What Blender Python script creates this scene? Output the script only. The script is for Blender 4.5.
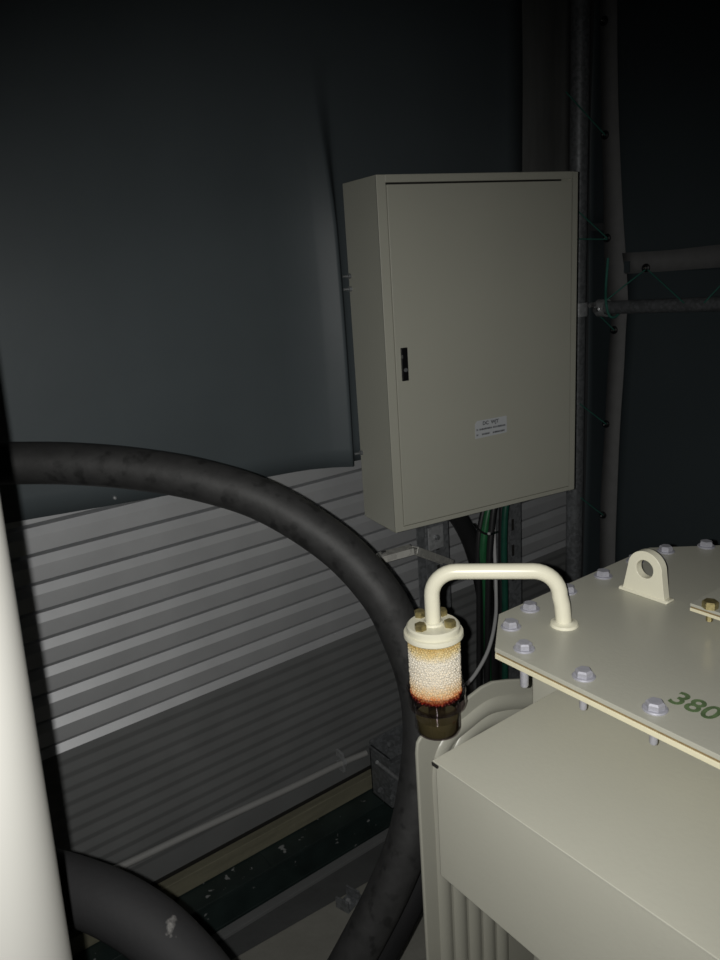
import bpy, bmesh, math, random
import numpy as np
from mathutils import Vector, Matrix
random.seed(7)
PI = math.pi
for o in list(bpy.data.objects): bpy.data.objects.remove(o)
SC = bpy.context.scene
COL = SC.collection

# ---------------------------------------------------------------- camera
F = 765.0                                    # focal length in pixels of the 720x960 frame
CAM = Vector((0, 0, 1.65))
ROT = Matrix(((0.7978, -0.2151, 0.5624), (-0.5996, -0.1820, 0.7793), (-0.0653, -0.9595, -0.2754)))
def _on(m):                                  # re-orthonormalise
    z = m.col[2].normalized(); x = m.col[0] - z * m.col[0].dot(z); x.normalize(); y = z.cross(x)
    return Matrix((x, y, z)).transposed()
ROT = _on(ROT)
cam = bpy.data.cameras.new('camera'); camo = bpy.data.objects.new('camera', cam); COL.objects.link(camo)
cx, cy, cz = ROT.col[0], -ROT.col[1], -ROT.col[2]
M4 = Matrix((cx, cy, cz)).transposed().to_4x4(); M4.translation = CAM
camo.matrix_world = M4
cam.sensor_width = 36; cam.sensor_fit = 'AUTO'; cam.lens = F / 960 * 36
cam.clip_start = 0.02
cam.dof.use_dof = True; cam.dof.focus_distance = 1.25; cam.dof.aperture_fstop = 14
SC.camera = camo

# ---------------------------------------------------------------- world, flash, exposure
w = bpy.data.worlds.new('night'); SC.world = w; w.use_nodes = True
w.node_tree.nodes['Background'].inputs[0].default_value = (0.7, 0.85, 1, 1)
w.node_tree.nodes['Background'].inputs[1].default_value = 0.0012
fl = bpy.data.lights.new('phone_flash', 'SPOT'); fl.energy = 40; fl.color = (1, 0.99, 0.955)
fl.spot_size = math.radians(104); fl.spot_blend = 1.0; fl.shadow_soft_size = 0.003
flo = bpy.data.objects.new('phone_flash', fl); COL.objects.link(flo)
flo.location = CAM - ROT.col[0] * 0.018
aim = (ROT @ Vector((-0.02, 0.22, 1))).normalized()
flo.rotation_euler = aim.to_track_quat('-Z', 'Y').to_euler()
SC.view_settings.view_transform = 'Standard'; SC.view_settings.look = 'None'
SC.view_settings.gamma = 1; SC.view_settings.use_curve_mapping = False
SC.view_settings.exposure = 0.0

# ---------------------------------------------------------------- helpers: sight lines onto real planes
def ray(x, y): return (ROT @ Vector(((x - 360), (y - 480), F))).normalized()
def PX(c, x, y): r = ray(x, y); return CAM + r * (c / r.x)
def PY(c, x, y): r = ray(x, y); return CAM + r * (c / r.y)
def PZ(c, x, y): r = ray(x, y); return CAM + r * ((c - CAM.z) / r.z)
def PD(d, x, y): return CAM + ray(x, y) * d

WO = {}                                       # world origin of each object
def tag(o, label=None, cat=None, group=None, kind=None):
    if label: o['label'] = label
    if cat: o['category'] = cat
    if group: o['group'] = group
    if kind: o['kind'] = kind
    return o
def thing(name, label, cat, loc, group=None, rz=0):
    o = bpy.data.objects.new(name, None); COL.objects.link(o); o.empty_display_size = 0.05
    o.location = loc; o.rotation_euler = (0, 0, rz); WO[o] = Vector(loc)
    return tag(o, label, cat, group)
def obj(name, bm, m, parent=None, org=None, bevel=0, smooth=35, local=False):
    base = Vector(org) if org is not None else (WO[parent] if parent else Vector((0, 0, 0)))
    if not local: bmesh.ops.translate(bm, verts=bm.verts, vec=-base)
    bmesh.ops.recalc_face_normals(bm, faces=bm.faces)
    me = bpy.data.meshes.new(name); bm.to_mesh(me); bm.free()
    me.materials.append(m)
    if smooth:
        me.polygons.foreach_set('use_smooth', [True] * len(me.polygons)); me.set_sharp_from_angle(angle=math.radians(smooth))
    o = bpy.data.objects.new(name, me); COL.objects.link(o)
    if parent: o.parent = parent
    if not local: o.location = base - (WO[parent] if parent else Vector((0, 0, 0)))
    WO[o] = base
    if bevel:
        b = o.modifiers.new('bevel', 'BEVEL'); b.width = bevel; b.segments = 2; b.limit_method = 'ANGLE'; b.angle_limit = math.radians(40)
        b.harden_normals = True
    return o
def copy_of(o, parent, loc):
    c = o.copy(); COL.objects.link(c); c.parent = parent; c.location = loc; WO[c] = (WO[parent] if parent else Vector()) + Vector(loc)
    for ch in o.children:
        d = ch.copy(); COL.objects.link(d); d.parent = c
    return c
def NB(): return bmesh.new()
def box(bm, lo, hi, mat=None):
    lo, hi = Vector(lo), Vector(hi); m = Matrix.LocRotScale((lo + hi) / 2, None, (hi - lo))
    if mat is not None: m = mat @ m
    bmesh.ops.create_cube(bm, size=1, matrix=m); return bm
def prism(bm, pts, vec):
    vec = Vector(vec); a = [bm.verts.new(Vector(p)) for p in pts]; b = [bm.verts.new(Vector(p) + vec) for p in pts]
    n = len(a); bm.faces.new(a); bm.faces.new(b[::-1])
    for i in range(n): bm.faces.new((a[i], b[i], b[(i + 1) % n], a[(i + 1) % n]))
    return bm
def spline(pts, sub=8):
    P = [Vector(p) for p in pts]; P = [2 * P[0] - P[1]] + P + [2 * P[-1] - P[-2]]; out = []
    for i in range(1, len(P) - 2):
        a, b, c, d = P[i - 1:i + 3]
        for k in range(sub):
            t = k / sub
            out.append(0.5 * ((2 * b) + (c - a) * t + (2 * a - 5 * b + 4 * c - d) * t * t + (3 * b - a - 3 * c + d) * t ** 3))
    out.append(P[-2]); return out
def tube(bm, pts, r, n=14, flat=None):
    P = [Vector(p) for p in pts]; rings = []; T0 = (P[1] - P[0]).normalized()
    up = Vector((0, 0, 1)) if abs(T0.z) < 0.9 else Vector((1, 0, 0))
    N = (up - T0 * up.dot(T0)).normalized()
    for i, p in enumerate(P):
        T = (P[min(i + 1, len(P) - 1)] - P[max(i - 1, 0)]).normalized()
        N = (N - T * N.dot(T)).normalized(); B = T.cross(N)
        rr = r(i / (len(P) - 1)) if callable(r) else r
        rings.append([bm.verts.new(p + (N * math.cos(2 * PI * k / n) + B * math.sin(2 * PI * k / n)) * rr) for k in range(n)])
    for a, b in zip(rings, rings[1:]):
        for k in range(n): bm.faces.new((a[k], a[(k + 1) % n], b[(k + 1) % n], b[k]))
    bm.faces.new(rings[0][::-1]); bm.faces.new(rings[-1]); return bm
def lathe(bm, prof, c, n=32, axis=None):
    c = Vector(c); q = Matrix.Identity(3) if axis is None else Vector((0, 0, 1)).rotation_difference(Vector(axis)).to_matrix()
    rings = []
    for r, z in prof:
        if r < 1e-6: rings.append([bm.verts.new(c + q @ Vector((0, 0, z)))])
        else: rings.append([bm.verts.new(c + q @ Vector((r * math.cos(2 * PI * k / n), r * math.sin(2 * PI * k / n), z))) for k in range(n)])
    for a, b in zip(rings, rings[1:]):
        for k in range(n):
            k2 = (k + 1) % n
            if len(a) == 1 and len(b) == 1: continue
            if len(a) == 1: bm.faces.new((a[0], b[k], b[k2]))
            elif len(b) == 1: bm.faces.new((a[k], a[k2], b[0]))
            else: bm.faces.new((a[k], a[k2], b[k2], b[k]))
    return bm
def sheet(bm, f, us, vs):
    g = [[bm.verts.new(f(u, v)) for u in us] for v in vs]
    for j in range(len(vs) - 1):
        for i in range(len(us) - 1): bm.faces.new((g[j][i], g[j][i + 1], g[j + 1][i + 1], g[j + 1][i]))
    return bm
def lin(a, b, n): return [a + (b - a) * i / (n - 1) for i in range(n)]
def text_bm(s, size, M, depth=0.0004, bold=0.0, align='CENTER'):
    cu = bpy.data.curves.new('t', 'FONT'); cu.body = s; cu.size = size; cu.extrude = depth; cu.offset = bold; cu.align_x = align; cu.align_y = 'CENTER'
    cu.resolution_u = 4
    o = bpy.data.objects.new('t', cu); COL.objects.link(o)
    me = o.evaluated_get(bpy.context.evaluated_depsgraph_get()).to_mesh()
    bm = NB(); bm.from_mesh(me); bm.transform(M)
    bpy.data.objects.remove(o); bpy.data.curves.remove(cu); return bm

# ---------------------------------------------------------------- materials
def mat(name, col, rough=0.5, metal=0.0, var=0.0, vscale=8, bump=0.0, bscale=60, spec=0.5, coat=0.0, voro=0.0, scuff=None, trans=0.0, stretch=None):
    m = bpy.data.materials.new(name); m.use_nodes = True; nt = m.node_tree; b = nt.nodes['Principled BSDF']
    b.inputs['Base Color'].default_value = (*col, 1); b.inputs['Roughness'].default_value = rough; b.inputs['Metallic'].default_value = metal
    b.inputs['Specular IOR Level'].default_value = spec; b.inputs['Coat Weight'].default_value = coat; b.inputs['Coat Roughness'].default_value = 0.15
    tc = nt.nodes.new('ShaderNodeTexCoord'); src = tc.outputs['Object']
    if stretch:
        mp = nt.nodes.new('ShaderNodeMapping'); mp.inputs['Scale'].default_value = stretch; nt.links.new(src, mp.inputs[0]); src = mp.outputs[0]
    last = None
    if var or voro:
        if voro:
            t = nt.nodes.new('ShaderNodeTexVoronoi'); t.inputs['Scale'].default_value = vscale; out = t.outputs['Color']
        else:
            t = nt.nodes.new('ShaderNodeTexNoise'); t.inputs['Scale'].default_value = vscale; t.inputs['Detail'].default_value = 6; out = t.outputs['Fac']
        nt.links.new(src, t.inputs['Vector'])
        v = voro or var
        mr = nt.nodes.new('ShaderNodeMapRange'); mr.inputs[1].default_value = 0.25; mr.inputs[2].default_value = 0.75; mr.inputs[3].default_value = 1 - v; mr.inputs[4].default_value = 1 + v
        nt.links.new(out, mr.inputs[0])
        mx = nt.nodes.new('ShaderNodeMix'); mx.data_type = 'RGBA'; mx.blend_type = 'MULTIPLY'; mx.inputs[0].default_value = 1
        mx.inputs[6].default_value = (*col, 1); nt.links.new(mr.outputs[0], mx.inputs[7]); last = mx.outputs[2]
    if scuff:
        scol, sscale, lo, hi = scuff
        n = nt.nodes.new('ShaderNodeTexNoise'); n.inputs['Scale'].default_value = sscale; n.inputs['Detail'].default_value = 5; nt.links.new(src, n.inputs['Vector'])
        mr = nt.nodes.new('ShaderNodeMapRange'); mr.inputs[1].default_value = lo; mr.inputs[2].default_value = hi; nt.links.new(n.outputs['Fac'], mr.inputs[0])
        mx = nt.nodes.new('ShaderNodeMix'); mx.data_type = 'RGBA'; nt.links.new(mr.outputs[0], mx.inputs[0])
        mx.inputs[6].default_value = (*col, 1); mx.inputs[7].default_value = (*scol, 1)
        if last: nt.links.new(last, mx.inputs[6])
        last = mx.outputs[2]
    if last: nt.links.new(last, b.inputs['Base Color'])
    if bump:
        n = nt.nodes.new('ShaderNodeTexNoise'); n.inputs['Scale'].default_value = bscale; n.inputs['Detail'].default_value = 4; nt.links.new(tc.outputs['Object'], n.inputs['Vector'])
        bp = nt.nodes.new('ShaderNodeBump'); bp.inputs['Strength'].default_value = bump; bp.inputs['Distance'].default_value = 0.01
        nt.links.new(n.outputs['Fac'], bp.inputs['Height']); nt.links.new(bp.outputs[0], b.inputs['Normal'])
    return m
def clear_mat(name, tint, gloss):
    m = bpy.data.materials.new(name); m.use_nodes = True; nt = m.node_tree; nt.nodes.clear()
    o = nt.nodes.new('ShaderNodeOutputMaterial'); t = nt.nodes.new('ShaderNodeBsdfTransparent'); t.inputs[0].default_value = (*tint, 1)
    g = nt.nodes.new('ShaderNodeBsdfGlossy'); g.inputs['Roughness'].default_value = 0.06
    lw = nt.nodes.new('ShaderNodeLayerWeight'); pw = nt.nodes.new('ShaderNodeMath'); pw.operation = 'POWER'; pw.inputs[1].default_value = 4
    nt.links.new(lw.outputs['Facing'], pw.inputs[0]); lw.inputs['Blend'].default_value = 0.5
    ma = nt.nodes.new('ShaderNodeMath'); ma.operation = 'MULTIPLY_ADD'; ma.inputs[1].default_value = 0.3 * gloss; ma.inputs[2].default_value = 0.04 * gloss
    nt.links.new(pw.outputs[0], ma.inputs[0]); mx = nt.nodes.new('ShaderNodeMixShader')
    nt.links.new(ma.outputs[0], mx.inputs[0]); nt.links.new(t.outputs[0], mx.inputs[1]); nt.links.new(g.outputs[0], mx.inputs[2]); nt.links.new(mx.outputs[0], o.inputs[0])
    return m
CREAM = mat('cream_paint', (0.468, 0.462, 0.392), 0.34, var=0.03, vscale=6, bump=0.03, bscale=180)
CREAM2 = mat('cream_paint_lit', (0.84, 0.81, 0.65), 0.28, var=0.02, vscale=20)  # same cream paint lightened, its brighter look under the flash put into the colour
EDGE = mat('cream_edge_paint', (0.78, 0.73, 0.53), 0.4, var=0.04, vscale=60)
GASK = mat('brown_gasket', (0.24, 0.17, 0.075), 0.7, var=0.2, vscale=90)
CAB = mat('grey_beige_enamel', (0.515, 0.513, 0.435), 0.36, var=0.02, vscale=5, bump=0.04, bscale=300)
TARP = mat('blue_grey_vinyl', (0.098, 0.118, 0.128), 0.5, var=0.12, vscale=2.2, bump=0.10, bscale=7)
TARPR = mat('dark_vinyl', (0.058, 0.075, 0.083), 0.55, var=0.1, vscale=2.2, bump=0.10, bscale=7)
HEM = mat('grey_hem_webbing', (0.205, 0.205, 0.205), 0.75, var=0.08, vscale=30, bump=0.1, bscale=200)
GREYF = mat('pale_fabric', (0.165, 0.168, 0.162), 0.8, var=0.15, vscale=6, stretch=(6, 6, 1))
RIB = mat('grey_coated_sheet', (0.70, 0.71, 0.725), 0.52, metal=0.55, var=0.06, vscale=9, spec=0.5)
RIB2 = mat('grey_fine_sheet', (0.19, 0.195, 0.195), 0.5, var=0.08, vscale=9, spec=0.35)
GALV = mat('galvanised_steel', (0.46, 0.47, 0.48), 0.38, metal=0.35, voro=0.13, vscale=120, bump=0.05, bscale=120)
ZINC = mat('bright_zinc_plate', (0.72, 0.71, 0.66), 0.35, metal=0.3, voro=0.12, vscale=90)
GALVD = mat('dull_galvanised_steel', (0.21, 0.22, 0.23), 0.45, metal=0.35, voro=0.2, vscale=110)
RUB = mat('black_rubber', (0.031, 0.031, 0.031), 0.6, var=0.25, vscale=40, bump=0.06, bscale=70, scuff=((0.016, 0.016, 0.016), 38, 0.56, 0.66))
RUBS = mat('scuffed_black_rubber', (0.017, 0.017, 0.018), 0.75, spec=0.25, bump=0.08, bscale=60, scuff=((0.15, 0.145, 0.14), 30, 0.66, 0.72))
RUBD = mat('dark_rubber', (0.014, 0.014, 0.015), 0.5, var=0.3, vscale=12)
GREEN = mat('green_insulation', (0.018, 0.12, 0.045), 0.4, var=0.2, vscale=40)
GREEN2 = mat('dark_green_insulation', (0.012, 0.075, 0.05), 0.4, var=0.2, vscale=40)
CORD = mat('green_nylon_cord', (0.05, 0.22, 0.17), 0.6, bump=0.3, bscale=900)
WHITEC = mat('white_insulation', (0.55, 0.55, 0.55), 0.4)
BOLT = mat('zinc_flake_bolt', (0.44, 0.44, 0.49), 0.5, metal=0.25, var=0.12, vscale=150)
BRASS = mat('yellow_passivated_steel', (0.36, 0.30, 0.14), 0.35, metal=0.7, var=0.3, vscale=200)
BLACK = mat('black_plastic', (0.008, 0.008, 0.009), 0.35)
DARK = mat('dark_seam', (0.015, 0.014, 0.012), 0.8)
STEEL = mat('bright_pin', (0.7, 0.7, 0.7), 0.25, metal=0.9)
PAPER = mat('white_sticker', (0.60, 0.62, 0.64), 0.5, var=0.03, vscale=40)
INK = mat('grey_ink', (0.06, 0.065, 0.075), 0.7)
STENCIL = mat('green_stencil_paint', (0.11, 0.17, 0.075), 0.6, var=0.35, vscale=120)
WOOD = mat('weathered_timber', (0.21, 0.20, 0.14), 0.8, var=0.2, vscale=14, bump=0.2, bscale=60, stretch=(0.3, 4, 4))
BEAM = mat('dark_green_steel', (0.022, 0.034, 0.032), 0.45, var=0.3, vscale=12, scuff=((0.28, 0.29, 0.29), 34, 0.66, 0.70))
FLOOR = mat('concrete', (0.085, 0.088, 0.088), 0.85, var=0.25, vscale=5, bump=0.2, bscale=40)
SLAB = mat('pale_concrete', (0.26, 0.255, 0.225), 0.8, var=0.15, vscale=7, bump=0.15, bscale=50)
WALL = mat('dark_backing', (0.09, 0.095, 0.10), 0.8, var=0.15, vscale=4)
POSTM = mat('white_gloss_paint', (0.40, 0.395, 0.37), 0.5, var=0.015, vscale=4)
PVC = mat('grey_pvc', (0.36, 0.36, 0.35), 0.4, var=0.05, vscale=10)
GLASS = clear_mat('clear_glass', (0.97, 0.965, 0.95), 1.0)
CUP = clear_mat('tinted_plastic', (0.74, 0.69, 0.70), 2.6)
OIL = mat('olive_oil', (0.13, 0.12, 0.055), 0.1, coat=0.5, scuff=((0.16, 0.03, 0.012), 30, 0.55, 0.68))
def gel_mat(z0, z1):
    m = mat('silica_gel', (1, 1, 1), 0.3); nt = m.node_tree; b = nt.nodes['Principled BSDF']
    tc = nt.nodes.new('ShaderNodeTexCoord'); sx = nt.nodes.new('ShaderNodeSeparateXYZ'); nt.links.new(tc.outputs['Object'], sx.inputs[0])
    no = nt.nodes.new('ShaderNodeTexNoise'); no.inputs['Scale'].default_value = 120; nt.links.new(tc.outputs['Object'], no.inputs['Vector'])
    ad = nt.nodes.new('ShaderNodeMath'); ad.operation = 'MULTIPLY_ADD'; ad.inputs[1].default_value = 0.014; nt.links.new(no.outputs['Fac'], ad.inputs[0]); nt.links.new(sx.outputs['Z'], ad.inputs[2])
    mr = nt.nodes.new('ShaderNodeMapRange'); mr.inputs[1].default_value = z0 + 0.007; mr.inputs[2].default_value = z1 + 0.007; nt.links.new(ad.outputs[0], mr.inputs[0])
    cr = nt.nodes.new('ShaderNodeValToRGB'); nt.links.new(mr.outputs[0], cr.inputs[0]); e = cr.color_ramp.elements
    e[0].position = 0.0; e[0].color = (0.10, 0.008, 0.010, 1); e[1].position = 1.0; e[1].color = (0.62, 0.42, 0.13, 1)
    for p, c in ((0.035, (0.42, 0.03, 0.015)), (0.075, (0.75, 0.30, 0.10)), (0.19, (0.88, 0.66, 0.40)), (0.38, (0.93, 0.85, 0.72)), (0.72, (0.93, 0.88, 0.78)), (0.86, (0.84, 0.69, 0.38))):
        x = e.new(p); x.color = (*c, 1)
    nt.links.new(cr.outputs[0], b.inputs['Base Color']); return m

FZ = -0.09                                     # floor level
# ================================================================ SETTING
def struct(o): o['kind'] = 'structure'; return o
struct(obj('floor', box(NB(), (-1.6, -1.2, FZ - 0.08), (2.7, 2.0, FZ)), FLOOR, org=(0, 0, FZ)))
wb = struct(obj('wall_back', box(NB(), (-1.6, 1.775, FZ), (2.7, 1.83, 3.2)), WALL, org=(0, 1.8, FZ)))
# ribbed cladding: wide stepped ribs above, fine ribs below
YF = 1.725
def ribs(z_top, n, pitch, dep, fr):
    prof = []; z = z_top
    for i in range(n):                          # fr: share of upper slope, front, underside, recess
        prof += [(z, dep), (z - pitch * fr[0], 0), (z - pitch * (fr[0] + fr[1]), 0), (z - pitch * (fr[0] + fr[1] + fr[2]), dep)]
        z -= pitch
    prof.append((z, dep)); return prof
def cladding(name, prof, m, x0, x1):
    bm = NB(); a = [bm.verts.new((x0, YF + d, z)) for z, d in prof]; b = [bm.verts.new((x1, YF + d, z)) for z, d in prof]
    for i in range(len(prof) - 1): bm.faces.new((a[i], b[i], b[i + 1], a[i + 1]))
    o = obj(name, bm, m, wb, smooth=0); s = o.modifiers.new('solid', 'SOLIDIFY'); s.thickness = 0.001; return o
P1 = 0.0672
zr = PY(YF, 24, 537).z + 0.012
ZS = zr - 9 * P1
# nine stepped slats: upper slope, front, then a deep open groove under each
ps_ = [(0, 0.045), (0, 0.012), (-0.27 * P1, 0), (-0.79 * P1, 0), (-0.79 * P1, 0.045), (-P1, 0.045)]
bm = NB(); a = [bm.verts.new((-1.5, YF + d, zr + P1 + z)) for z, d in ps_]; b = [bm.verts.new((2.245, YF + d, zr + P1 + z)) for z, d in ps_]
for i in range(len(ps_) - 1): bm.faces.new((a[i], b[i], b[i + 1], a[i + 1]))
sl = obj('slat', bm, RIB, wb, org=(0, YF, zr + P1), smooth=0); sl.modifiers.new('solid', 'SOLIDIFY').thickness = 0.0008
for i in range(1, 9): copy_of(sl, wb, sl.location - Vector((0, 0, i * P1)))
ZS = zr - 8 * P1
cladding('lower_lip', [(ZS, 0.045), (ZS, 0.012), (ZS - 0.27 * P1, 0)], RIB, -1.5, 2.245); ZS -= 0.27 * P1
nf = 11; PF = (ZS - 0.155) / nf
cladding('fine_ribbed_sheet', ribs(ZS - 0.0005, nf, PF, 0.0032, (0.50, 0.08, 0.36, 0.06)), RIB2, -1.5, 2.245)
fb = NB(); box(fb, (-1.5, YF - 0.012, zr + P1 - 0.006), (2.245, YF + 0.05, zr + P1 + 0.001)); box(fb, (-1.5, YF - 0.012, zr + P1 - 0.022), (2.245, YF - 0.010, zr + P1))
obj('top_flashing', fb, RIB, wb)
obj('skirting_strip', box(NB(), (-1.5, YF + 0.004, 0.092), (2.245, YF + 0.045, 0.155)), RIB2, wb)
obj('gap_shade_strip', box(NB(), (-1.5, YF + 0.02, 0.05), (2.245, YF + 0.045, 0.092)), DARK, wb)  # near-black strip painted in for the shadow gap between skirting and batten

# ---- tarpaulin over the upper left wall
def tarp_left():
    t = thing('tarpaulin', 'large dark blue-grey tarpaulin above the ribbed sheeting, left of the cabinet', 'tarpaulin', (0.5, 1.70, 1.1))
    xr = 1.905
    def zb(x):
        a, b = PY(1.70, 25, 521), PY(1.70, 360, 461); return a.z + (b.z - a.z) * (x - a.x) / (b.x - a.x)
    def f(u, v):
        x = -1.4 + (xr + 1.4) * u; z = zb(x) * (1 - v) + 3.15 * v
        y = 1.703 + 0.006 * math.sin(x * 5 + z * 1.3) + 0.004 * math.sin(z * 6 + x * 2)
        hgt = max(0.0, min(1.0, (2.15 - z) / 0.45)); amp = 0.055 * hgt * hgt * (3 - 2 * hgt)   # bulge shaped to give a light band and dark edge; fades out higher up
        if x < 1.172: q = max(0, (x - 1.02) / 0.152); y -= amp * q * q
        else: q = min(1, (x - 1.172) / 0.05); y -= amp * (1 - q * q * (3 - 2 * q))
        if x > 1.85: y -= 0.012 * (x - 1.85) / 0.055
        return Vector((x, y, z))
    us = sorted(set(lin(0, 1, 60) + [((x + 1.4) / (xr + 1.4)) for x in lin(1.13, 1.22, 18)]))
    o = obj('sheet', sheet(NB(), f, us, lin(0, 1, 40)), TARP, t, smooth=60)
    s = o.modifiers.new('solid', 'SOLIDIFY'); s.thickness = 0.0015
    p = PY(1.70, 115, 498)
    obj('screw', lathe(NB(), [(0, 0.004), (0.003, 0.003), (0.0045, 0), (0.0045, -0.004)], p, 10, (0, -1, 0)), GALV, t)
tarp_left()
fl_ = obj('fabric_flap', sheet(NB(), lambda u, v: Vector((1.86 + 0.33 * u, 1.733 + 0.006 * math.sin(u * 9), 1.25 + 1.9 * v)), lin(0, 1, 12), lin(0, 1, 10)), GREYF, org=(2.0, 1.733, 1.25), smooth=60)
tag(fl_, 'pale grey fabric flap hanging behind the steel pole, above the cabinet', 'fabric flap'); fl_.modifiers.new('s', 'SOLIDIFY').thickness = 0.001

# ---- right hand tarpaulins with hems and eyelets
XR = 2.25; PB_X = PY(1.665, 577, 300).x
HL = [(600, -40), (600, 0), (601, 100), (603, 180), (604, 250), (607, 303)]; HR = [(617, -40), (617, 0), (618, 100), (622, 200), (626, 262), (628, 303)]
LL = [(612, 303), (611, 330), (608, 370), (605, 430), (601, 500), (600, 572)]; LR = [(628, 303), (626, 330), (624, 370), (620, 430), (617, 500), (615, 572)]
def hemstrip(bm, L, R_, x):
    a = [PX(x, *p) for p in L]; b = [PX(x, *p) for p in R_]; a = spline(a, 4); b = spline(b, 4)
    va = [bm.verts.new(p) for p in a]; vb = [bm.verts.new(p) for p in b]
    for i in range(len(a) - 1): bm.faces.new((va[i], vb[i], vb[i + 1], va[i + 1]))
def eyelet(parent, x, px, py):
    p = PX(x, px, py)
    bm = lathe(NB(), [(0.004, 0), (0.004, 0.003), (0.008, 0.006), (0.013, 0.004), (0.014, 0), (0.004, 0)], p, 16, (-1, -0.1, 0))
    return obj('eyelet', bm, BLACK, parent)
def wav(y, z): return 0.008 * math.sin(y * 4 + z * 2.2) + 0.004 * math.sin(z * 7 + y)
def edge_y(L, z):                               # the sheet follows its own hem
    P = sorted([(PX(XR, *p).z, PX(XR, *p).y) for p in L]); return float(np.interp(z, [q[0] for q in P], [q[1] for q in P]))
up = thing('tarpaulin', 'upper dark tarpaulin on the right, with grey hem above the horizontal rail', 'tarpaulin', (XR, 1.3, 1.5))
zj = PX(XR, 640, 272).z
def fu(u, v):
    z = zj + (3.1 - zj) * v; y = (edge_y(HL, z) - 0.01) * (1 - u) - 0.6 * u; return Vector((XR + 0.006 + wav(y, z) * min(1, 6 * u), y, z))
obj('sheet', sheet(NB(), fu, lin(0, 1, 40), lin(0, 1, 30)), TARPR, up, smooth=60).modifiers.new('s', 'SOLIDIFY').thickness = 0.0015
bm = NB(); hemstrip(bm, HL, HR, XR - 0.012); o = obj('side_hem', bm, HEM, up); o.modifiers.new('s', 'SOLIDIFY').thickness = 0.002
bm = NB(); hemstrip(bm, [(622, 253), (670, 250), (725, 244), (800, 238)], [(625, 274), (670, 271), (725, 267), (800, 262)], XR - 0.014)
o = obj('bottom_hem', bm, HEM, up); o.modifiers.new('s', 'SOLIDIFY').thickness = 0.002
for pr, z0, z1 in ((up, zj + 0.165, 3.1),):
    obj('corner_return', sheet(NB(), lambda u, v: Vector((PB_X + 0.172 + (XR + 0.1 - PB_X) * u, 1.750 + 0.004 * math.sin(v * 9 + u * 4), z0 + (z1 - z0) * v)), lin(0, 1, 8), lin(0, 1, 20)), TARPR, pr, smooth=60).modifiers.new('s', 'SOLIDIFY').thickness = 0.0015
p = PX(XR - 0.018, 627, 267); obj('hem_patch', box(NB(), p - Vector((0.002, 0.010, 0.018)), p + Vector((0.002, 0.010, 0.018))), TARPR, up)
for q in ((604, 21), (605, 135), (607, 238)): eyelet(up, XR - 0.016, *q)
eyelet(up, XR - 0.018, 646, 268)
lo = thing('tarpaulin', 'lower dark tarpaulin on the right, reaching down behind the transformer', 'tarpaulin', (XR, 1.3, FZ))
def flw(u, v):
    z = FZ + 0.01 + (zj + 0.15 - FZ) * v; y = (edge_y(LL, z) - 0.01) * (1 - u) - 0.6 * u; return Vector((XR + 0.048 + wav(y + 1, z) * min(1, 6 * u), y, z))
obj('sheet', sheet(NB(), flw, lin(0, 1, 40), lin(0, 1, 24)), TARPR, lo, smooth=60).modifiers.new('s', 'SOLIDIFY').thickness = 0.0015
bm = NB(); hemstrip(bm, LL + [(600, 700)], LR + [(615, 700)], XR + 0.042); o = obj('side_hem', bm, HEM, lo); o.modifiers.new('s', 'SOLIDIFY').thickness = 0.002
obj('corner_return', sheet(NB(), lambda u, v: Vector((PB_X + 0.172 + (XR + 0.1 - PB_X) * u, 1.750 + 0.004 * math.sin(v * 7 + u * 4), FZ + 0.02 + (zj + 0.12 - FZ) * v)), lin(0, 1, 8), lin(0, 1, 20)), TARPR, lo, smooth=60).modifiers.new('s', 'SOLIDIFY').thickness = 0.0015
for q in ((614, 330), (606, 424), (603, 515)): eyelet(lo, XR + 0.038, *q)

# ---- steel pole, rail and coupler
PB = PY(1.665, 577, 300)
pole = thing('scaffold_pole', 'tall vertical galvanised steel pole just right of the cabinet', 'pole', (PB.x, 1.665, FZ))
bm = NB(); lathe(bm, [(0, 3.25), (0.029, 3.25), (0.029, 0.005), (0, 0.005)], (PB.x, 1.665, FZ), 28); obj('tube', bm, GALVD, pole)
obj('base_foot', box(NB(), (PB.x - 0.07, 1.60, FZ), (PB.x + 0.07, 1.72, FZ + 0.006)), GALVD, pole, bevel=0.002)
RX = PB.x + 0.062
rl = PX(RX, 612, 308); rr_ = PX(RX, 715, 304)
rail = obj('scaffold_rail', tube(NB(), [Vector((RX, rl.y + 0.05, rl.z)), Vector((RX, 1.2, rl.z + (rr_.z - rl.z) * (rl.y - 1.2) / (rl.y - rr_.y))), Vector((RX, -0.3, rr_.z + 0.0))], 0.0215, 20), GALVD, org=(RX, 1.2, rl.z))
tag(rail, 'horizontal galvanised rail running right from the pole, below the grey hem', 'rail')
cp = thing('tube_coupler', 'small bolted steel coupler where the rail meets the pole', 'coupler', (PB.x + 0.03, 1.66, rl.z - 0.04))
bm = NB(); lathe(bm, [(0.030, -0.022), (0.036, -0.022), (0.036, 0.022), (0.030, 0.022), (0.030, -0.022)], (PB.x, 1.665, rl.z), 24); obj('collar', bm, GALV, cp)
bm = lathe(NB(), [(0.024, -0.016), (0.029, -0.016), (0.029, 0.016), (0.024, 0.016), (0.024, -0.016)], (RX, rl.y + 0.034, rl.z), 24, (0, 1, 0)); obj('rail_collar', bm, GALV, cp)
for i, (dx, dz) in enumerate(((0.012, 0.012), (0.035, -0.006))):
    obj('clamp_bolt', lathe(NB(), [(0, 0.02), (0.008, 0.02), (0.009, 0.012), (0.009, 0), (0.005, -0.005)], (PB.x + dx, 1.622, rl.z + dz), 6, (0, -1, 0.2)), STEEL, cp, smooth=0)
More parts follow.
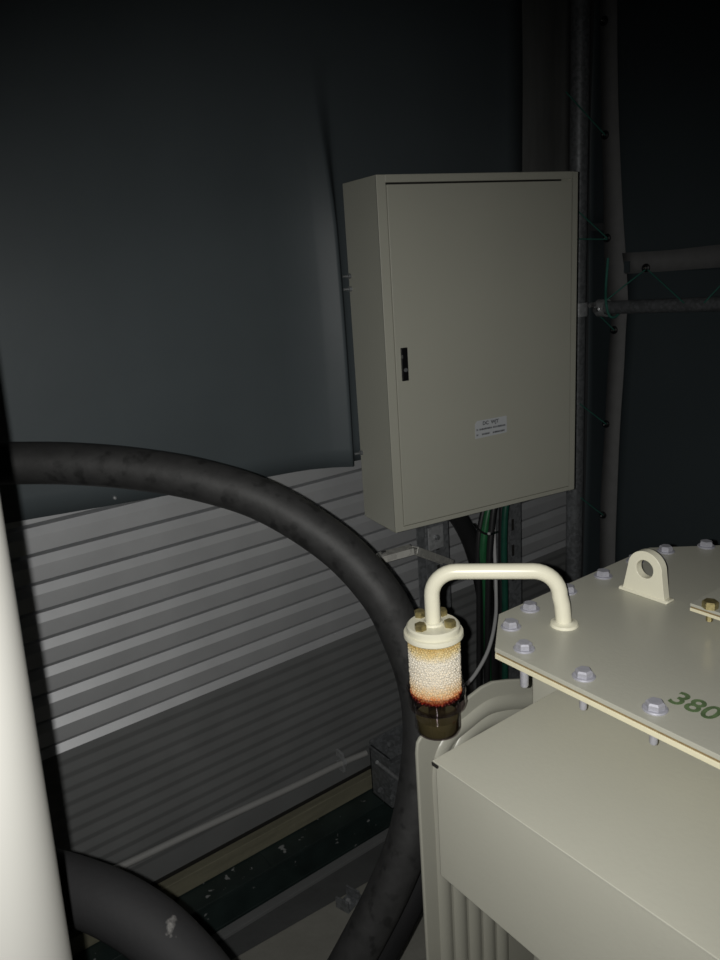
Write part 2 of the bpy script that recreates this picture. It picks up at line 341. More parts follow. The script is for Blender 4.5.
# ---- green lacing cords
def cord(label, *pts, r=0.0022, cat='cord', group=None, sub=6):
    bm = tube(NB(), spline(pts, sub), r, 8); o = obj('lacing_cord', bm, CORD, org=pts[0]); return tag(o, label, cat, group)
def onpole(px, py): return PY(1.632, px, py)
EX = XR - 0.024
cord('green cord slanting to the topmost laced eyelet above the cabinet', onpole(566, 92), PX(EX, 605, 135))
a = PX(EX, 607, 238)
cord('upper strand of the green cord pair beside the cabinet top corner', onpole(579, 212), a)
cord('lower level strand of the green cord pair beside the cabinet top corner', onpole(579, 239), a + Vector((0, 0, -0.004)))
cord('green cord running to the eyelet halfway down the lower hem', onpole(580, 404), PX(XR + 0.03, 606, 424))
cord('green cord running to the lowest eyelet above the transformer', onpole(581, 498), PX(XR + 0.03, 603, 515))
cord('short green cord from the coupler down to the eyelet under the rail', PX(RX - 0.02, 598, 314), PX(XR + 0.03, 614, 330))
k = PX(RX - 0.029, 606, 302)
cord('green cord knotted round the rail end, leading up along the hem', PX(EX, 608, 258), PX(EX - 0.012, 606, 285), k, Vector((RX - 0.022, k.y - 0.008, rl.z - 0.021)), Vector((RX, k.y - 0.012, rl.z - 0.030)), Vector((RX + 0.023, k.y - 0.014, rl.z - 0.02)), r=0.0042)
cord('thin cord from the rail knot up to the eyelet in the horizontal hem', k + Vector((-0.008, -0.006, 0.006)), PX(EX - 0.014, 628, 283), PX(EX - 0.008, 645, 270))
cord('thin cord slanting down right from the horizontal hem eyelet to the rail', PX(EX - 0.008, 648, 270), PX(RX - 0.0255, 684, 303))
cord('thin cord crossing the rail at the right edge of the photo', PX(RX - 0.0255, 704, 303), PX(EX - 0.01, 735, 270))

# ================================================================ CONTROL CABINET
TH = math.radians(9.3); CW, CH, CD = 0.558, 0.801, 0.159
cab = thing('control_cabinet', 'grey-beige metal control cabinet mounted high on struts against the tarpaulin', 'cabinet', (1.0685, 1.3495, 1.0195), rz=-TH)
LT = dict(local=True)
DX0, DX1, DZ0, DZ1 = 0.024, 0.538, 0.013, CH - 0.020
bm = NB()
box(bm, (0, 0.006, 0), (CW, CD, CH))                                        # carcass
box(bm, (0, 0, 0), (DX0 - 0.002, 0.006, CH)); box(bm, (DX1 + 0.002, 0, 0), (CW, 0.006, CH))
box(bm, (DX0 - 0.002, 0, 0), (DX1 + 0.002, 0.006, DZ0 - 0.002)); box(bm, (DX0 - 0.002, 0, DZ1 + 0.004), (DX1 + 0.002, 0.006, CH))
bmesh.ops.remove_doubles(bm, verts=bm.verts, dist=1e-5)
obj('body', bm, CAB, cab, bevel=0.0012, **LT)
obj('door_gap_shade', box(NB(), (DX0 + 0.001, 0.0035, DZ1 - 0.001), (DX1 - 0.03, 0.0062, DZ1 + 0.0038)), DARK, cab, **LT)  # dark strip stands in for the shade in the gap above the door
door = obj('door', box(NB(), (DX0, -0.0015, DZ0), (DX1, 0.0055, DZ1)), CAB, cab, bevel=0.0014, **LT)
lk = obj('lock_handle', box(NB(), (0.0375, -0.006, 0.360), (0.0535, 0.0, 0.435)), BLACK, door, bevel=0.001, **LT); lk['label'] = 'black flush lock handle'
bm = lathe(NB(), [(0, 0.003), (0.004, 0.003), (0.005, 0.001), (0.005, -0.002)], (0.046, -0.006, 0.385), 14, (0, -1, 0)); obj('key_cylinder', bm, GALVD, cab, **LT)
obj('latch_pin', box(NB(), (0.0372, -0.0068, 0.412), (0.0405, -0.0055, 0.419)), STEEL, cab, **LT)
# printed sticker: clipped top left corner
A = [(0.236, 0.192), (0.332, 0.194), (0.332, 0.236), (0.243, 0.236), (0.236, 0.229)]
st = obj('sticker', prism(NB(), [(x, -0.0015, z) for x, z in A], (0, -0.0005, 0)), PAPER, door, **LT); st['label'] = 'small white printed sticker'
def tm(x, z): return Matrix.Translation((x, -0.0021, z)) @ Matrix.Rotation(PI / 2, 4, 'X')
bm = text_bm('DC  WJT', 0.0125, tm(0.283, 0.2272), 0.0001, 0.0003)
random.seed(3)
for z, segs in ((0.2135, ((0.240, 0.245), (0.249, 0.286), (0.290, 0.328))), (0.2005, ((0.240, 0.245), (0.256, 0.280), (0.289, 0.326)))):
    for x0, x1 in segs:                                                     # the two printed rows are too small to read: short strokes
        x = x0
        while x < x1:
            wd = random.uniform(0.0012, 0.003); box(bm, (x, -0.00215, z - 0.0022), (min(x + wd, x1), -0.0020, z + 0.0022)); x += wd + random.uniform(0.0006, 0.0016)
obj('printed_text', bm, INK, cab, smooth=0, **LT)
for z in (PY(1.49, 340, 277).z - 1.0195, PY(1.49, 341, 290).z - 1.0195, PY(1.49, 356, 455).z - 1.0195):
    bm = lathe(NB(), [(0, 0.020), (0.003, 0.020), (0.003, 0.006), (0.006, 0.006), (0.006, 0), (0.003, -0.004)], (0.0, 0.150, z), 10, (-1, 0, 0)); obj('fixing_bolt', bm, GALVD, cab, **LT)
# struts carrying the cabinet
def strut(label, x0, x1, yf, dep, zt, group='galvanised struts behind the cabinet'):
    t = thing('mounting_strut', label, 'strut', ((x0 + x1) / 2, yf + dep / 2, FZ), group)
    bm = NB(); pts = [(x0, yf), (x1, yf), (x1, yf + dep), (x0, yf + dep), (x0, yf + dep - 0.003), (x1 - 0.003, yf + dep - 0.003), (x1 - 0.003, yf + 0.003), (x0, yf + 0.003)]
    prism(bm, [(x, y, FZ) for x, y in pts], (0, 0, zt - FZ)); obj('channel', bm, GALVD, t, bevel=0.001)
    for i in range(4): obj('slot', box(NB(), ((x0 + x1) / 2 - 0.005, yf - 0.0008, 0.70 + 0.08 * i), ((x0 + x1) / 2 + 0.005, yf + 0.0004, 0.735 + 0.08 * i)), DARK, t)
    return t
del strut.__defaults__
def front_y(x): return 1.3495 - math.tan(TH) * (x - 1.0725)
s1a, s1b = PY(1.50, 426, 545).x, PY(1.50, 449, 545).x
strut('galvanised strut under the cabinet, left one, next to the bent arm', s1a, s1b, 1.50, 0.04, 1.70, None)
s2a, s2b = PY(1.455, 504, 520).x, PY(1.455, 521, 520).x
strut('galvanised strut under the cabinet, right one, behind the green cable', s2a, s2b, 1.455, 0.04, 1.70, None)
g = thing('gusset_plate', 'small grey plate on the strut right under the cabinet', 'plate', PY(1.497, 436, 540))
c0 = PY(1.496, 436, 537); obj('plate', box(NB(), c0 - Vector((0.028, 0.002, 0.035)), c0 + Vector((0.026, 0.003, 0.032))), GALV, g, bevel=0.001)
obj('bolt', lathe(NB(), [(0, 0.008), (0.007, 0.008), (0.008, 0.002), (0.008, 0)], c0 + Vector((0, -0.002, 0)), 6, (0, -1, 0)), GALVD, g, smooth=0)
# bent galvanised arm
q = [PY(1.47, 448, 562), PY(1.40, 412, 549), PY(1.43, 379, 558)]
t = thing('bracket_arm', 'shiny bent galvanised arm sticking out below the cabinet', 'bracket', q[1])
bm = NB()
for (a, b) in ((q[0], q[1]), (q[1], q[2])):
    d = (b - a).normalized(); nz = Vector((0, 0, 1)) - d * d.z; nz.normalize(); s = d.cross(nz)
    prism(bm, [a + nz * 0.008 - s * 0.017, a - nz * 0.010 - s * 0.017, a - nz * 0.010 - s * 0.014, a + nz * 0.005 - s * 0.014, a + nz * 0.005 + s * 0.014, a - nz * 0.010 + s * 0.014, a - nz * 0.010 + s * 0.017, a + nz * 0.008 + s * 0.017], b - a)
obj('arm', bm, ZINC, t, bevel=0.001)
obj('hole', lathe(NB(), [(0, 0.0006), (0.005, 0.0006), (0.005, -0.0002)], (q[0] + q[1]) / 2 + Vector((0, 0, 0.0081)), 12), DARK, t)
obj('arm_bolt', lathe(NB(), [(0, 0.006), (0.007, 0.006), (0.007, 0)], q[2] * 0.85 + q[1] * 0.15 + Vector((0, 0, 0.008)), 6), STEEL, t, smooth=0)

# ================================================================ TRANSFORMER
ZP = 1.171
tr = thing('transformer', 'cream painted transformer with bolted cover plate, lifting lug and side box', 'transformer', (0.9, 0.15, FZ))
XE = 0.632; YB = 0.672
A_, B_ = PZ(ZP, 495, 647), PZ(ZP, 496.5, 613)
outline = [(XE, -0.45), (XE, A_.y - 0.001), (B_.x, YB), (1.052, YB - 0.004), (1.165, 0.57), (1.165, -0.45)]
def slab(z0, z1, inset=0):
    pts = [(x + (inset if x < 0.7 else -inset if x > 1.1 else 0), y - (inset if y > 0.5 else 0), z0) for x, y in outline]; return prism(NB(), pts, (0, 0, z1 - z0))
cov = obj('cover_plate', slab(ZP - 0.006, ZP), CREAM, tr, bevel=0.0007)
obj('gasket', slab(ZP - 0.009, ZP - 0.006, 0.0014), GASK, tr)
obj('tank_flange', slab(ZP - 0.0155, ZP - 0.009), EDGE, tr, bevel=0.0007)
obj('tank', box(NB(), (0.725, -0.42, 0.02), (1.085, 0.633, ZP - 0.0155)), CREAM, tr, bevel=0.004)
obj('base_rail', box(NB(), (0.66, -0.42, FZ + 0.03), (1.13, 0.60, 0.03)), CREAM, tr, bevel=0.003)
# terminal box on the side
XB, YBX, ZB0, ZB1 = 0.500, 0.584, 0.922, 1.086
obj('terminal_box', box(NB(), (XB, -0.40, ZB0), (0.724, YBX - 0.002, ZB1 - 0.002)), CREAM, tr, bevel=0.002)
obj('box_lid', box(NB(), (XB - 0.0025, -0.402, ZB1 - 0.002), (0.724, YBX, ZB1 + 0.0005)), CREAM, tr, bevel=0.0008)
bm = box(NB(), (XB - 0.0026, YBX - 0.008, ZB1 - 0.007), (XB + 0.012, YBX + 0.0012, ZB1 - 0.0028)); obj('corner_slot', bm, DARK, tr)
# pressed radiator panel beyond the box: flat edge and raised flutes that bend into the tank
yr = 0.785
def rp(px, py, y=yr): return PY(y, px, py)
top = [rp(417, 754), rp(418, 744), rp(421, 738), rp(428, 733), rp(440, 724), rp(470, 697), rp(482, 687.5), rp(493, 682), rp(508, 680), rp(531, 679)]
x_out = top[0].x; x_end = 0.98
poly = [Vector((x_out, yr, 0.05))] + top + [Vector((x_end, yr, top[-1].z - 0.02)), Vector((x_end, yr, 0.05))]
rad = obj('radiator_panel', prism(NB(), poly, (0, 0.007, 0)), CREAM, tr, bevel=0.003)
def flute(off, w):
    tx = [p.x for p in top[3:]] + [x_end]; tz = [p.z for p in top[3:]] + [top[-1].z - 0.02]
    zt = lambda x: float(np.interp(x, tx, tz))
    x0 = x_out + off; drop = 0.010 + off * 0.75
    pts = [Vector((x0, yr, 0.08)), Vector((x0, yr, 0.5)), Vector((x0, yr, 0.75)), Vector((x0, yr, zt(x0) - drop - 0.035))]
    x = x0 + 0.022
    while x < x_end - 0.02:
        pts.append(Vector((x, yr, zt(x) - drop))); x += 0.045
    bm = NB(); P = spline(pts, 6); n = 9; rings = []
    for i, p in enumerate(P):
        T = (P[min(i + 1, len(P) - 1)] - P[max(i - 1, 0)]).normalized(); S = T.cross(Vector((0, 1, 0)))
        rings.append([bm.verts.new(p + S * (w * math.cos(PI * k / (n - 1))) - Vector((0, 1, 0)) * (0.0075 * math.sin(PI * k / (n - 1)) ** 1.3 - 0.001)) for k in range(n)])
    for a, b in zip(rings, rings[1:]):
        for k in range(n - 1): bm.faces.new((a[k], a[k + 1], b[k + 1], b[k]))
    bm.faces.new(rings[0]); bm.faces.new(rings[-1][::-1])
    return obj('flute', bm, CREAM, rad, smooth=60)
for off in (0.044, 0.078, 0.112, 0.146, 0.180): flute(off, 0.0150)
obj('header_pipe', tube(NB(), [Vector((0.84, 0.62, 0.78)), Vector((0.84, yr, 0.78))], 0.035, 24), CREAM, tr)
# cover bolts: washer + hex head, threaded end below
def bolt_set(p):
    r = obj('cover_bolt', lathe(NB(), [(0, 0.0100), (0.0082, 0.0100), (0.0102, 0.008), (0.0102, 0.002), (0.009, 0.002)], (0, 0, 0), 6), BOLT, tr, local=True, smooth=0)
    obj('washer', lathe(NB(), [(0.004, 0.0), (0.0130, 0.0), (0.0136, 0.0012), (0.0125, 0.0024), (0.004, 0.0024)], (0, 0, 0), 24), BOLT, r, local=True)
    sh = NB(); lathe(sh, [(0.0045, 0), (0.0045, -0.040), (0.0038, -0.042), (0, -0.042)], (0, 0, 0), 14); lathe(sh, [(0.005, -0.0165), (0.0085, -0.0165), (0.0085, -0.0235), (0.005, -0.0235)], (0, 0, 0), 6)
    obj('shank_and_nut', sh, BOLT, r, local=True, smooth=30)
    return r
spots = [(0.655, 0.583), (0.655, 0.493), (0.656, 0.402), (0.656, 0.31), (0.656, 0.22), (0.687, 0.634), (0.745, 0.652), (0.826, 0.652), (0.906, 0.650), (0.986, 0.650), (1.054, 0.640), (1.115, 0.607), (1.146, 0.52), (1.146, 0.43)]
b0 = None
for i, (x, y) in enumerate(spots):
    loc = Vector((x, y, ZP)) - WO[tr]
    if b0 is None: b0 = bolt_set(None); b0.location = loc; bb = b0
    else: bb = copy_of(b0, tr, loc)
    bb.rotation_euler = (0, 0, random.uniform(0, 1))
obj('long_stud', lathe(NB(), [(0.0055, -0.016), (0.0055, -0.050), (0.0045, -0.052), (0, -0.052)], (0.655, 0.583, ZP), 14), BOLT, tr)
# lifting lug
pts = []; hy, hz, hr, ro = 0.570, ZP + 0.0405, 0.0132, 0.0265
bm = NB(); n = 40; outer = []; inner = []
yA, yBm = 0.534, 0.608
for k in range(n):
    a = 2 * PI * k / n; ca, sa = math.cos(a), math.sin(a)
    if sa >= -0.12: oy, oz = hy + ro * ca, hz + ro * sa
    else:                                      # fan the lower half out to the base
        t_ = (a - PI) / PI; oy = yA + 0.002 if False else (yA + (yBm - yA) * t_); oz = ZP
    outer.append((oy, oz)); inner.append((hy + hr * ca, hz + hr * sa))
XL = 0.888
rings = [[bm.verts.new((x, y, z)) for y, z in L] for x, L in ((XL, outer), (XL + 0.0135, outer), (XL + 0.0135, inner), (XL, inner))]
for a, b in zip(rings, rings[1:] + rings[:1]):
    for k in range(n): bm.faces.new((a[k], a[(k + 1) % n], b[(k + 1) % n], b[k]))
obj('lifting_lug', bm, CREAM2, tr, bevel=0.001, smooth=30)
bm = NB(); prism(bm, [(XL - 0.004, yA - 0.002, ZP), (XL, yA - 0.002, ZP + 0.004), (XL + 0.014, yA - 0.002, ZP + 0.004), (XL + 0.020, yA - 0.002, ZP)], (0, yBm - yA + 0.004, 0)); obj('weld_bead', bm, CREAM2, tr, bevel=0.002)
# raised inspection flange at the right
c = PZ(1.203, 690, 603.5); xs, ys = c.x, c.y
ins = obj('inspection_flange', box(NB(), (xs, ys - 0.19, 1.1995), (xs + 0.19, ys, 1.2035)), CREAM, tr, bevel=0.0006)
obj('flange_gasket', box(NB(), (xs + 0.001, ys - 0.189, 1.1972), (xs + 0.189, ys - 0.001, 1.1995)), GASK, ins)
obj('lower_flange', box(NB(), (xs, ys - 0.19, 1.193), (xs + 0.19, ys, 1.1972)), EDGE, ins, bevel=0.0006)
bm = NB(); lathe(bm, [(0.06, 0.0), (0.06, 0.0225)], (xs + 0.095, ys - 0.095, ZP), 32); obj('neck', bm, CREAM, ins)
fb = PZ(1.203, 710, 608)
for dy in (0, -0.075):
    bx = obj('flange_bolt', lathe(NB(), [(0, 0.0095), (0.0085, 0.0095), (0.0098, 0.008), (0.0098, 0.0), (0.004, 0), (0.004, -0.018), (0, -0.018)], Vector((fb.x, fb.y + dy, 1.2035)), 6), BRASS, ins, smooth=0)
# stencilled rating
Mt = Matrix.Translation(Vector((0.691, 0.3775, ZP + 0.0002))) @ Matrix.Rotation(-PI / 2, 4, 'Z') @ Matrix.Scale(0.9, 4, (1, 0, 0))
bm = text_bm('380', 0.039, Mt, 0.0001, 0.0008)
obj('stencil_number', bm, STENCIL, tr, smooth=0)['label'] = 'green stencilled 380 on the cover'
# breather pipe welded to the cover
PBASE = Vector((0.742, 0.591, ZP)); DD = Vector((-0.7071, 0.7071, 0)); HP = 0.0765; SP = 0.1725; rb = 0.034; r_p = 0.0105
path = [PBASE + Vector((0, 0, 0.0))] + [PBASE + DD * 0.003 + Vector((0, 0, 0.03))]
c1 = PBASE + DD * (0.006 + rb) + Vector((0, 0, HP - rb)); c2 = PBASE + DD * (SP - rb) + Vector((0, 0, HP - rb))
for a in lin(180, 90, 9): path.append(c1 + DD * (rb * math.cos(math.radians(a))) + Vector((0, 0, rb * math.sin(math.radians(a)))))
for a in lin(90, 0, 9): path.append(c2 + DD * (rb * math.cos(math.radians(a))) + Vector((0, 0, rb * math.sin(math.radians(a)))))
zcap = 1.172
path.append(Vector((PBASE.x + DD.x * SP, PBASE.y + DD.y * SP, zcap + 0.0006)))
obj('breather_pipe', tube(NB(), path, r_p, 22), CREAM2, tr, smooth=60)
bm = lathe(NB(), [(0.0105, 0.006), (0.0125, 0.0045), (0.0175, 0.0035), (0.0185, 0.001), (0.0185, 0), (0.008, 0)], PBASE, 28); obj('pipe_collar', bm, CREAM2, tr)

# ---- dehydrating breather hanging on the pipe
BC = PBASE + DD * SP
br = thing('dehydrating_breather', 'glass breather jar of whitish silica gel hanging from the cream pipe', 'breather', (BC.x, BC.y, 1.005))
def bl(prof, n=40): return lathe(NB(), [(r, z) for r, z in prof], (BC.x, BC.y, 0), n)
obj('cap', bl([(0, zcap), (0.034, zcap), (0.0362, zcap - 0.002), (0.0365, zcap - 0.0095), (0.0402, zcap - 0.0105), (0.0408, zcap - 0.0125), (0.0408, zcap - 0.0165), (0.039, zcap - 0.0185), (0, zcap - 0.0185)], 48), CREAM2, br)
zj1 = zcap - 0.0185; zj0 = 1.064
obj('pipe_boss', bl([(0.0113, zcap), (0.0113, zcap + 0.004), (0.0135, zcap + 0.003), (0.0145, zcap)]), CREAM2, br)
for px, py in ((417, 611), (445, 607), (421.5, 625.5), (450, 622.5)):
    v = PZ(zcap + 0.005, px, py); d = Vector((v.x - BC.x, v.y - BC.y, 0)); 
    if d.length > 0.029: d *= 0.029 / d.length
    if d.length < 0.024: d *= 0.024 / d.length
    obj('cap_bolt', lathe(NB(), [(0, 0.0085), (0.0066, 0.0085), (0.0084, 0.007), (0.0084, 0)], Vector((BC.x + d.x, BC.y + d.y, zcap)), 6), BRASS, br, smooth=0)
obj('glass_jar', bl([(0.0378, zj1), (0.0378, zj0 + 0.002)], 48), GLASS, br)
# gel beads: the outer layer of the fill, uncountable
gz0, gz1 = zj0 + 0.002, zj1 - 0.001
GEL = gel_mat(gz0 - 1.005, gz1 - 1.005)
core = obj('gel_fill', bl([(0, gz1), (0.0340, gz1), (0.0340, gz0), (0, gz0)]), GEL, br)
ico = bmesh.new(); bmesh.ops.create_icosphere(ico, subdivisions=1, radius=1); IV = [v.co.copy() for v in ico.verts]; IF = [[v.index for v in f.verts] for f in ico.faces]; ico.free()
V, FC = [], []
random.seed(11); z = gz0; row = 0
while z < gz1:
    for i in range(46):
        a = 2 * PI * (i + 0.5 * (row % 2) + random.uniform(-.25, .25)) / 46; r = random.uniform(0.0018, 0.0026); rad_ = 0.0368 - r + random.uniform(-.0012, 0.0)
        ce = Vector((math.cos(a) * rad_, math.sin(a) * rad_, z + random.uniform(-.001, .001) - 1.005)); k0 = len(V)
        V += [tuple(ce + v * r) for v in IV]; FC += [[k0 + j for j in f] for f in IF]
    z += 0.0038; row += 1
me = bpy.data.meshes.new('gel_beads'); me.from_pydata(V, [], FC); me.materials.append(GEL); me.polygons.foreach_set('use_smooth', [True] * len(me.polygons))
gb = bpy.data.objects.new('gel_beads', me); COL.objects.link(gb); gb.parent = br; gb['kind'] = 'stuff'
obj('collar', bl([(0.0385, zj0 + 0.013), (0.0410, zj0 + 0.012), (0.0415, zj0 + 0.006), (0.0405, zj0 + 0.004), (0.0412, zj0 - 0.010), (0.0400, zj0 - 0.014), (0.0310, zj0 - 0.016)], 48), CUP, br)
zc = 1.005
obj('oil_cup', bl([(0.0300, zj0 - 0.014), (0.0315, zj0 - 0.018), (0.0300, zj0 - 0.022), (0.0312, zj0 - 0.026), (0.0312, zc + 0.008), (0.029, zc + 0.003), (0.022, zc), (0, zc)], 48), CUP, br)
obj('oil', bl([(0, zc + 0.026), (0.0300, zc + 0.026), (0.0300, zc + 0.009), (0.027, zc + 0.004), (0.02, zc + 0.0015), (0, zc + 0.0015)], 40), OIL, br)
obj('cup_stem', bl([(0, gz0), (0.012, gz0), (0.012, zc + 0.018), (0, zc + 0.018)], 20), CUP, br)

# ================================================================ CABLES
def cable(name, label, pts, r, m, cat='cable', group=None, n=20, sub=8):
    P = spline(pts, sub); o = obj(name, tube(NB(), P, r, n), m, org=P[0], smooth=60); return tag(o, label, cat, group)
cable('power_cable', 'thick black cable arching from the left edge over the ribbed wall and down', [PD(d, x, y) for x, y, d in (
    (-120, 470, 1.48), (-50, 464, 1.46), (15, 463, 1.43), (70, 463.5, 1.40), (133, 468.5, 1.37), (200, 480, 1.34), (267, 502, 1.32), (335, 545, 1.31), (380, 593, 1.31), (403, 637, 1.33), (418, 680, 1.35),
    (424, 725, 1.37), (420, 780, 1.40), (408, 840, 1.44), (387, 893, 1.49), (352, 960, 1.56), (318, 1020, 1.63), (290, 1075, 1.70))], 0.0365, RUB)
cable('power_cable', 'black cable lying behind the big arch at the foot of the radiator', [PD(d, x, y) for x, y, d in (
    (545, 730, 1.62), (500, 735, 1.58), (468, 760, 1.55), (447, 800, 1.54), (432, 850, 1.57), (402, 918, 1.63), (366, 985, 1.70), (335, 1040, 1.78))], 0.027, RUBD)
cable('power_cable', 'scuffed black cable curving across the bottom left corner', [PD(d, x, y) for x, y, d in (
    (-60, 872, 1.10), (0, 876, 1.07), (40, 880, 1.05), (76, 890, 1.03), (113, 905, 1.01), (150, 928, 1.0), (182, 958, 1.0), (212, 995, 1.0), (240, 1040, 1.02))], 0.0345, RUBS)
def cabs(y, *pp):
    ys = y if isinstance(y, tuple) else (y,) * len(pp)
    out = [PY(q, *p) for q, p in zip(ys, pp)]; out[0].z = min(out[0].z, 1.014); return out   # all start at the cabinet underside
cable('supply_cable', 'thick black cable leaving the cabinet underside beside the left strut', cabs(1.435, (453, 512), (461, 522), (472, 545), (482, 580), (488, 620), (492, 680), (494, 760)), 0.0245, RUBD)
cable('control_cable', 'thin black cable left of the green pair below the cabinet', cabs(1.385, (487, 497), (483, 512), (479, 535), (478, 560), (479, 600), (479, 700)), 0.0075, RUBD)
cable('earth_cable', 'bright green cable in the bundle under the cabinet', cabs(1.37, (492, 496), (489, 508), (485, 530), (483, 555), (486, 590), (488, 680)), 0.0100, GREEN)
cable('control_cable', 'black cable right of the bright green cable below the cabinet', cabs(1.345, (498, 496), (494, 508), (491, 535), (489, 565), (488, 610), (487, 690)), 0.0085, RUBD)
cable('control_cable', 'black cable between the two green cables below the cabinet', cabs(1.395, (504, 496), (502, 510), (501, 540), (501, 580), (502, 690)), 0.008, RUBD)
cable('earth_cable', 'dark green cable running straight down in front of the right strut', cabs(1.36, (510, 490), (508, 496), (505, 515), (504, 550), (505, 600), (505, 690)), 0.0090, GREEN2)
cable('control_cable', 'thin white cable among the black ones behind the cream pipe', cabs((1.425, 1.42, 1.415, 1.39, 1.35, 1.318, 1.31, 1.31, 1.31), (494, 515), (494, 530), (495, 560), (496, 590), (495.5, 618), (489, 648), (476, 673), (462, 688), (440, 700)), 0.005, WHITEC)
ty = PY(1.362, 485, 532)
t = thing('cable_tie', 'black cable tie round the cable bundle with a white tip', 'cable tie', ty)
obj('band', tube(NB(), spline([PY(1.39, 474, 524), PY(1.36, 479, 530), PY(1.338, 486, 534), PY(1.328, 491, 534), PY(1.36, 497, 532)], 6), 0.003, 8), BLACK, t)
obj('tip', box(NB(), PY(1.325, 489, 533.5) - Vector((.003, .003, .003)), PY(1.325, 489, 533.5) + Vector((.003, .003, .003))), WHITEC, t, bevel=0.001)['label'] = 'white cut end'

# ================================================================ FOOT OF THE WALL
cd = thing('conduit', 'thin grey pipe along the foot of the ribbed wall', 'pipe', PY(1.695, 200, 829))
obj('pipe', tube(NB(), spline([PY(1.70, -60, 945), PY(1.70, 100, 876), PY(1.70, 200, 829), PY(1.70, 290, 788), PY(1.70, 340, 764), PY(1.70, 366, 753)], 6), 0.0095, 14), PVC, cd)
p = PY(1.692, 343, 762); bm = lathe(NB(), [(0.011, -0.006), (0.0135, -0.006), (0.0135, 0.006), (0.011, 0.006), (0.011, -0.006)], PY(1.70, 343, 762.5), 16, (1, 0, -0.1)); box(bm, p + Vector((-.004, -.004, .010)), p + Vector((.004, .03, .030))); box(bm, p + Vector((-.004, -.004, -.034)), p + Vector((.004, .03, -.010)))
obj('pipe_clip', bm, GALV, cd)['label'] = 'galvanised clip holding the pipe'
tb = obj('timber_batten', box(NB(), (-1.4, 1.715, 0.016), (2.14, 1.744, 0.066)), WOOD, org=(0.5, 1.74, 0.016), bevel=0.002); tag(tb, 'pale beige timber batten lying below the pipe at the wall foot', 'batten')
# dark green I-beam: upper flange, web, lower flange
bt = thing('steel_beam', 'dark green steel beam with white paint specks at the foot of the wall', 'beam', (0.5, 1.70, FZ))
obj('top_flange', box(NB(), (-1.4, 1.642, 0.002), (2.14, 1.77, 0.013)), BEAM, bt, bevel=0.001)
obj('web', box(NB(), (-1.4, 1.70, FZ + 0.01), (2.14, 1.71, 0.002)), BEAM, bt)
obj('bottom_flange', box(NB(), (-1.4, 1.642, FZ), (2.14, 1.77, FZ + 0.010)), BEAM, bt, bevel=0.001)
xj = PZ(0.013, 263, 855).x
obj('weld_seam', box(NB(), (xj - 0.003, 1.643, 0.013), (xj + 0.003, 1.715, 0.0145)), BEAM, bt)
ks = obj('floor_strip', box(NB(), (-1.4, 1.605, FZ), (2.14, 1.632, FZ + 0.012)), RIB2, org=(0.5, 1.61, FZ), bevel=0.001); tag(ks, 'thin grey metal strip on the floor in front of the beam', 'strip')
e1, e2 = PZ(FZ + 0.03, 300, 920), PZ(FZ + 0.03, 368, 881)
dv = (e2 - e1).normalized(); a = e1 - dv * 0.28; b = e2 + dv * 0.9
pn = Vector((dv.y, -dv.x, 0))
pl = obj('plinth', prism(NB(), [Vector((v.x, v.y, FZ)) for v in (a, b, b + pn * 1.6, a + pn * 1.6)], (0, 0, 0.03)), SLAB, org=(0.8, 0.6, FZ), bevel=0.003); tag(pl, 'pale concrete plinth under the transformer, seen between the cables', 'plinth')
cl = thing('floor_clip', 'small galvanised clip on the edge of the pale plinth', 'clip', PZ(FZ + 0.03, 350, 900))
m_ = PZ(FZ + 0.03, 350, 902); ang = math.atan2(dv.y, dv.x); Mc = Matrix.Translation(m_) @ Matrix.Rotation(ang + 0.35, 4, 'Z')
bm = NB(); box(bm, (-0.035, -0.022, 0), (0.035, 0.022, 0.004), Mc); box(bm, (-0.035, -0.022, 0.004), (-0.029, 0.022, 0.035), Mc); box(bm, (0.012, -0.022, 0.004), (0.018, 0.022, 0.035), Mc)
obj('clip_body', bm, GALVD, cl, bevel=0.001)
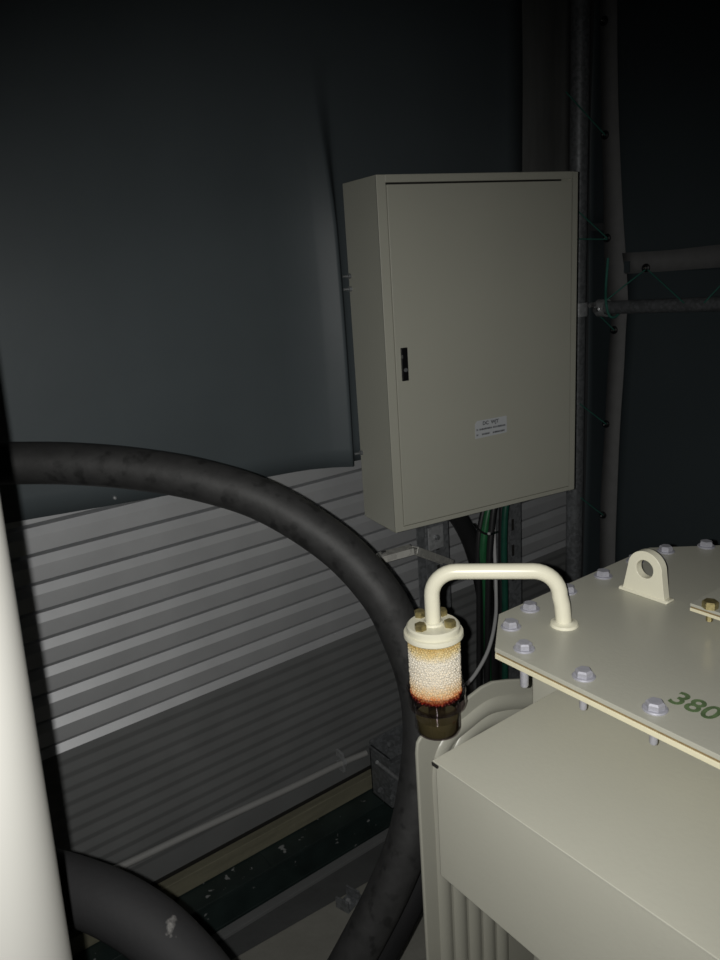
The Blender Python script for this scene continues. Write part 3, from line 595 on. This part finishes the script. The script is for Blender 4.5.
obj('clip_bolt', lathe(NB(), [(0, 0.014), (0.007, 0.014), (0.008, 0.004), (0.008, 0.003)], Mc @ Vector((-0.008, 0, 0.0)), 6), GALV, cl, smooth=0)
# galvanised corner bracket beside the arch
k1, k2 = PY(1.69, 371, 746), PY(1.60, 372, 808); k3 = PY(1.60, 408, 726)
bk = thing('corner_bracket', 'galvanised steel corner bracket standing on the beam behind the cable arch', 'bracket', (k1.x + 0.06, 1.66, 0.013))
zt = k1.z
bm = NB(); box(bm, (k1.x, 1.60, 0.013), (k1.x + 0.006, 1.70, zt)); box(bm, (k1.x, 1.694, 0.013), (k1.x + 0.22, 1.70, zt + 0.015)); box(bm, (k1.x - 0.004, 1.60, zt - 0.006), (k1.x + 0.22, 1.70, zt))
box(bm, (k1.x, 1.60, 0.013), (k1.x + 0.22, 1.70, 0.019)); box(bm, (k1.x + 0.006, 1.60, 0.013), (k1.x + 0.050, 1.605, zt - 0.02))
obj('angle_plates', bm, GALVD, bk, bevel=0.001)
obj('tie_rod', tube(NB(), [PY(1.597, 377, 762), PY(1.597, 408, 787)], 0.006, 10), GALV, bk)
for px, py in ((389, 744), (392, 797), (380, 790)): obj('bracket_bolt', lathe(NB(), [(0, 0.012), (0.009, 0.012), (0.010, 0.003), (0.010, 0)], PY(1.602, px, py), 6, (0, -1, 0)), GALVD, bk, smooth=0)

# ================================================================ NEAR WHITE POST
rp_ = 0.06; d0 = 0.60
nP = ray(73, 960).cross(ray(0, 490)).normalized()
if nP.dot(ROT.col[0]) > 0: nP = -nP             # points away from the room, to the left
dr = (Vector((0, 0, 1)) - nP * nP.z).normalized(); a = PD(d0, 36, 725) + nP * rp_
def at_z(z): return a + dr * ((z - a.z) / dr.z)
ps = thing('round_post', 'smooth white round post close up at the left edge', 'post', at_z(FZ))
obj('shaft', tube(NB(), [at_z(FZ + 0.012), at_z(0.6), at_z(1.2), at_z(2.1)], rp_, 64), POSTM, ps, smooth=60)
obj('foot_ring', lathe(NB(), [(rp_, 0.02), (rp_ + 0.03, 0.02), (rp_ + 0.03, 0), (0, 0)], at_z(FZ), 40), POSTM, ps)
